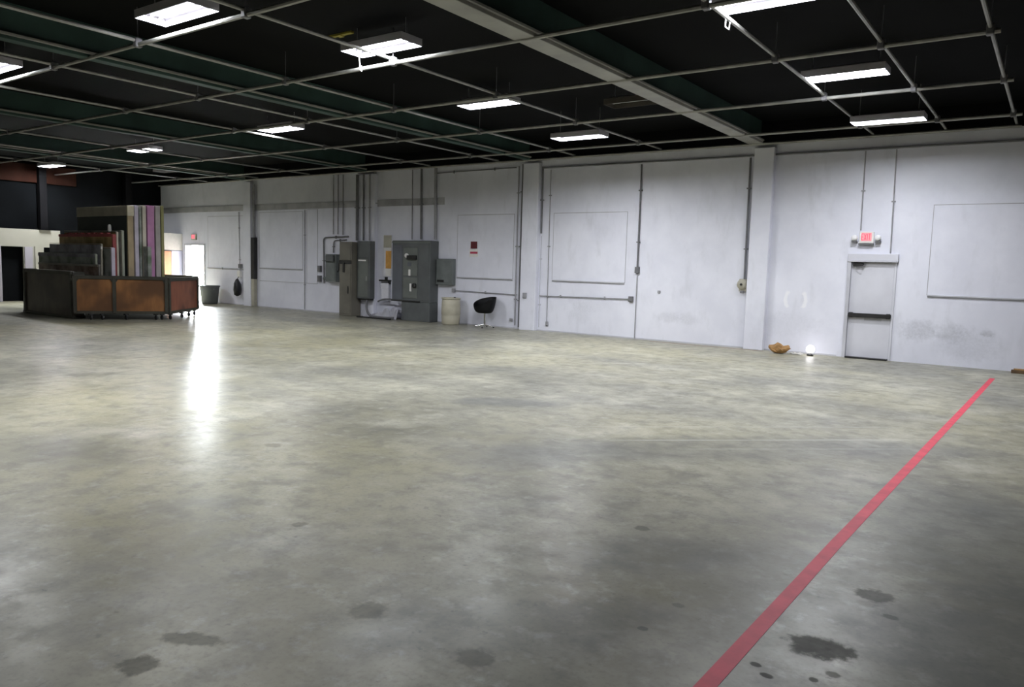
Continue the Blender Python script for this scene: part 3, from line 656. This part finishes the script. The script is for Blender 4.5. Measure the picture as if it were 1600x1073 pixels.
# bits on the floor by the exit door
t = thing('work_lamp', 'small glowing round lamp lying on the floor by the exit door', 'lamp', (-4.42, 17.72, 0))
sph = bmesh.new(); bmesh.ops.create_uvsphere(sph, u_segments=20, v_segments=12, radius=.092, matrix=Matrix.Translation((0, 0, .145)))
obj('globe', sph, 'bulb', t, True); obj('socket', lathe(bmesh.new(), [(.07, 0), (.075, .02), (.05, .035), (.04, .065)], n=16), 'darkmetal', t, True); obj('guard_ring', T([(.098*math.cos(a), .098*math.sin(a), .145) for a in [i*math.pi/12 for i in range(25)]], .005, 6), 'steel', t)
bm = bmesh.new(); bmesh.ops.create_icosphere(bm, subdivisions=3, radius=1)
for v_ in bm.verts:
    n_ = 1+.16*math.sin(7*v_.co.x+3*v_.co.z)+.14*math.sin(9*v_.co.y-5*v_.co.x)+random.uniform(-.06, .06)
    v_.co = Vector((v_.co.x*.21*n_, v_.co.y*.15*n_, max(-.0, (v_.co.z*.5+.5)*.20*n_)))
o = tag(obj('paper_bag', bm, 'cardboard'), 'crumpled brown paper bag on the floor at the pilaster', 'bag'); o.location = (-5.08, 17.62, .002)
bm = bmesh.new(); gv = [[bm.verts.new((-.17+.34*i/8, -.12+.24*j/6, .004+.05*abs(math.sin(i*.8+j*.5))*(1-abs(i-4)/5)+random.uniform(0, .012))) for i in range(9)] for j in range(7)]
for j in range(6):
    for i in range(8): bm.faces.new((gv[j][i], gv[j][i+1], gv[j+1][i+1], gv[j+1][i]))
bmesh.ops.solidify(bm, geom=list(bm.faces), thickness=.004)
o = tag(obj('paper_scrap', bm, 'paper'), 'crumpled white paper scrap beside the brown paper bag', 'paper'); o.location = (-4.74, 17.66, .004)
t = thing('timber_offcut', 'brown timber offcut on the floor at the right border', 'timber', (-.34, 17.86, 0), .03)
obj('beam', B(-.30, .60, -.07, .07, 0, .06, .006), 'wood', t); obj('top_lath', B(-.26, .50, -.04, .05, .06, .085, .004), 'cardboard', t)
# painted floor lines (a film of paint)
bm = bmesh.new(); pts = [(-1.145, 1.0), (-1.115, 3.0), (-1.085, 5.4), (-1.03, 8.0), (-.95, 12.0), (-.865, 16.5)]
L_, R2 = [], []
for (x, y) in pts:
    L_.append((x-.042, y)); R2.append((x+.042, y))
prism(bm, R2+L_[::-1], 0, .0015)
tag(obj('floor_line', bm, 'red_paint'), 'long straight red line painted across the concrete floor', 'floor marking')
tag(obj('wall_foot_line', B(-8.4, -5.5, 17.80, 17.86, 0, .0015), 'red_faded'), 'faded reddish line on the floor along the foot of the pilaster', 'floor marking')

# ================================================================== CARTS OF PANELS
def face_frame(p, q):
    """local frame with x from p to q, y outwards away from the cart"""
    p, q = Vector((*p, 0)), Vector((*q, 0)); d = (q-p); L = d.length; return p, math.atan2(d.y, d.x), L
def cart_side(parent, p, q, z0, z1, mat, posts, th=.03, rail='cartframe'):
    o0, a, L = face_frame(p, q); mt = Matrix.Translation(o0) @ Matrix.Rotation(a, 4, 'Z')
    s = obj('side_panel', B(.02, L-.02, 0, th, z0, z1, .004), mat, parent); s.matrix_local = mt
    r = obj('top_rail', B(0, L, -.035, th+.01, z1-.07, z1+.03, .008), rail, parent); r.matrix_local = mt
    r = obj('bottom_rail', B(0, L, -.02, th+.01, z0-.03, z0+.05, .008), rail, parent); r.matrix_local = mt
    for k in posts:
        b_ = obj('post', B(k*L-.045, k*L+.045, -.045, 0, z0, z1, .006), rail, parent); b_.matrix_local = mt
        for s2 in (-1, 1):   # gusset under the rail
            bm = bmesh.new(); prism(bm, [(k*L+s2*.045, z1-.07), (k*L+s2*.10, z1-.07), (k*L+s2*.045, z1-.15)], -.03, 0)
            bmesh.ops.transform(bm, matrix=Matrix(((1, 0, 0, 0), (0, 0, 1, 0), (0, 1, 0, 0), (0, 0, 0, 1))), verts=bm.verts)
            g_ = obj('gusset', bm, rail, b_)
    return mt
def caster(parent, x, y, h=.17):
    c = obj('caster', B(-.05, .05, -.05, .05, h-.03, h), 'darkmetal', parent); c.location = (x, y, 0)
    obj('fork', B(-.035, .035, -.012, .012, h*.35, h-.03), 'darkmetal', c)
    wv = bmesh.new(); lathe(wv, [(.055, -.02), (.065, -.012), (.065, .012), (.055, .02)], (0, 0, .066), 16, 'y'); obj('wheel', wv, 'rubber', c)
# brown wheeled cart: angled plan of three faces
P1, P2, P3 = (-21.95, 10.02), (-20.62, 11.98), (-22.0, 13.76); P4, P5, P6 = (-26.1, 13.2), (-26.1, 10.66), (-22.2, 10.60)
t = thing('panel_cart', 'brown hardboard-sided wheeled cart holding the tall panels', 'cart', (0, 0, 0))
cart_side(t, P1, P2, .20, 1.20, 'brown', [.01, .42, .98]); cart_side(t, P2, P3, .20, 1.17, 'brown2', [.02, .98]); cart_side(t, P3, P4, .20, 1.2, 'browndark', [.5]); cart_side(t, P4, P5, .20, 1.2, 'browndark', [.5]); cart_side(t, P5, P6, .20, 1.2, 'browndark', [.5]); cart_side(t, P6, P1, .20, 1.2, 'browndark', [])
bm = bmesh.new(); prism(bm, [P1, P2, P3, P4, P5, P6], .17, .21); obj('deck', bm, 'browndark', t)
for (x, y) in [(-21.75, 10.36), (-21.60, 10.60), (-21.28, 11.10), (-20.86, 11.74), (-20.80, 11.88), (-20.78, 12.12), (-21.15, 12.70), (-21.60, 13.20), (-21.95, 13.60), (-25.9, 13.0), (-25.9, 10.9), (-24.0, 10.85)]: caster(t, x, y)
# darker low bin on the left
Q0, Q1 = (-25.45, 10.20), (-22.30, 10.14)
t = thing('panel_bin', 'dark low-sided bin on the floor left of the brown cart', 'bin', (0, 0, 0))
cart_side(t, Q0, Q1, .03, 1.30, 'browndark', [.02, .98]); cart_side(t, Q1, (-22.36, 10.50), .03, 1.28, 'browndark', []); cart_side(t, (-25.5, 10.56), Q0, .03, 1.30, 'browndark', [.5])
bm = bmesh.new(); prism(bm, [Q0, (-22.35, 10.14), (-22.38, 10.5), (-25.5, 10.56)], 0, .05); obj('deck', bm, 'browndark', t)

def flat(name, label, x0, x1, y0, th, z0, z1, face, edge, rail=None, mat_name=None, lean=0., rz=0., stiles=True, top=None):
    """a scenery flat standing on its long edge: sheet, frame rails on top, bottom and ends"""
    t = thing(name, label, 'panel', (x1, y0, z0), rz, 'flat panels stacked on edge in the carts'); t.rotation_euler = (lean, 0, rz)
    L = x1-x0; H = z1-z0
    obj('sheet', B(-L+.01, -.012, .003, th-.003, .01, H-.02), face, t)
    obj('end_stile', B(-.012 if not stiles else -.06, 0, 0, th, 0, H, .003), edge, t)
    if rail: obj('top_rail', B(-L, -.0 if not stiles else -.06, -.012, th, H-rail[1], H, .003), rail[0], t)
    obj('top_edge', B(-L+.005, -.06, .0, th, H, H+.012), top or edge, t)
    return t
def colmat(name, c, **k):
    MT[name] = paint(name, c, .55, .12, 2.5, **k); return name
colmat('p_cream', (.72, .66, .50)); colmat('p_tan', (0.45, 0.36, 0.22)); colmat('p_lav', (0.62, 0.58, 0.68)); colmat('p_white', (.66, .62, .52)); colmat('p_slate', (.38, .39, .37), dark=(.10, .14, .09))
colmat('p_mag', (.56, .27, .48)); colmat('p_grey', (0.46, 0.43, 0.41)); colmat('p_olive', (0.34, 0.33, 0.14)); colmat('p_dkgreen', (0.035, 0.045, 0.045)); colmat('p_beige', (.42, .39, .32))
colmat('p_maroon', (0.36, 0.07, 0.07)); colmat('p_brown', (.46, .31, .14), dark=(.20, .14, .03)); colmat('p_bluegrey', (.33, .33, .38), dark=(.12, .11, .13)); colmat('p_palegreen', (0.42, 0.45, 0.36)); colmat('p_taupe', (.52, .43, .34), dark=(.13, .075, .055))
Z0 = .21
#            label                                                    x0      x1     y0    th    z1   face       edge       rail
tall = [('tall dark-faced panel with a broad cream top rail',            -24.55, -21.58, 11.36, .16, 3.20, 'p_dkgreen', 'p_tan', ('p_beige', .27)),
        ('tall lavender-edged panel behind the cream-railed panel',      -24.3, -21.52, 11.53, .11, 3.22, 'p_grey', 'p_lav', None),
        ('narrow grey-edged panel between lavender and cream edges',     -24.3, -21.50, 11.655, .06, 3.19, 'p_grey', 'p_slate', None),
        ('tall cream-edged panel left of the magenta panel',             -24.3, -21.46, 11.73, .10, 3.23, 'p_beige', 'p_white', None),
        ('tall magenta panel in the middle of the tall stack',           -24.3, -21.42, 11.85, .20, 3.24, 'p_mag', 'p_mag', None),
        ('tall grey panel right of the magenta panel',                   -24.3, -21.38, 12.07, .14, 3.25, 'p_grey', 'p_grey', None),
        ('tall olive-edged panel rightmost of the tall stack',           -24.3, -21.36, 12.23, .08, 3.26, 'p_olive', 'p_olive', None)]
for (lab, x0, x1, y0, th, z1, fm, em, rl) in tall:
    flat('scenery_panel', lab, x0, x1, y0, th, Z0, z1, fm, em, rl)
flat('scenery_panel', 'short slate-green panel below the cream edge in the tall stack', -21.44, -21.20, 11.72, .11, Z0, 2.06, 'p_slate', 'p_slate')
o = bpy.data.objects
# cream end cap of the top rail of the foremost tall panel
obj('rail_end_cap', B(-.02, .03, -.02, .17, 3.20-Z0-.28, 3.20-Z0+.01, .004), 'p_cream', [x for x in o if x.get('label') == tall[0][0]][0])
# lower panels standing in front of the tall ones: photograph columns of their two ends and row of the top edge, set on planes of constant y
low = [('taupe speckled panel foremost of the low panels',              60, 155, 414, 10.70, .07, 'p_taupe', 'p_grey', ('p_beige', .05)),
       ('mottled slate panel second from the front of the low panels',   60, 149, 397, 10.79, .06, 'p_slate', 'p_palegreen', ('p_bluegrey', .10)),
       ('blue-grey panel below the notched red top',                     77, 158, 381, 10.87, .05, 'p_bluegrey', 'p_beige', None),
       ('short pale-ended panel below the maroon end',                   150, 174, 387, 10.94, .10, 'p_slate', 'p_lav', None),
       ('brown-faced panel with a maroon end and notched red top',       92, 176, 366, 11.06, .10, 'p_brown', 'p_maroon', ('p_maroon', .07)),
       ('tan-edged panel right of the maroon end',                       100, 182, 362, 11.18, .055, 'p_brown', 'p_white', None),
       ('green-grey edged panel beside the tan edge',                    100, 190, 360, 11.25, .07, 'p_slate', 'p_palegreen', None)]
for (lab, pa, pb, py, y0, th, fm, em, rl) in low:
    x0 = on_wall(pa, py, y0)[0]; x1, z1 = on_wall(pb, py, y0)
    t = flat('scenery_panel', lab, x0, x1, y0, th, Z0, z1, fm, em, rl)
    if rl and rl[0] == 'p_maroon':
        for k in range(7): obj('top_block', B(-2.75+.38*k, -2.75+.38*k+.17, .0, .09, z1-Z0+.012, z1-Z0+.05), 'p_maroon', t)
# small bits perched on the panels
ROLLPOS = (on_wall(171, 360, 11.2)[0], 11.205, on_wall(182, 362, 11.18)[1]+.012)
tag(obj('rolled_cloth', lathe(bmesh.new(), [(.03, 0), (.05, .02), (.05, .16), (.03, .2)], (*ROLLPOS, ), 12), 'paper', None, True), 'small white roll standing on top of the tan-edged panel', 'roll')
t = thing('leaning_batten', 'pale batten leaning at the end of the mottled slate panel', 'batten', (on_wall(153, 430, 10.77)[0]+.25, 10.735, .21)); t.rotation_euler = (0, math.radians(1.5), 0)
obj('stick', B(-.03, .03, -.015, .015, 0, 1.75, .004), 'p_beige', t); obj('tip', B(-.03, .03, -.015, .015, 1.75, 1.83), 'paper', t)
t = thing('leaning_strip', 'thin white strip leaning against the left end of the bin', 'strip', (-25.72, 10.3, 0)); t.rotation_euler = (0, math.radians(4), 0)
obj('strip', B(-.05, .05, -.03, .03, 0, 1.32, .004), 'officelav', t); obj('foot', B(-.07, .07, -.04, .04, 0, .05, .004), 'officelav', t)
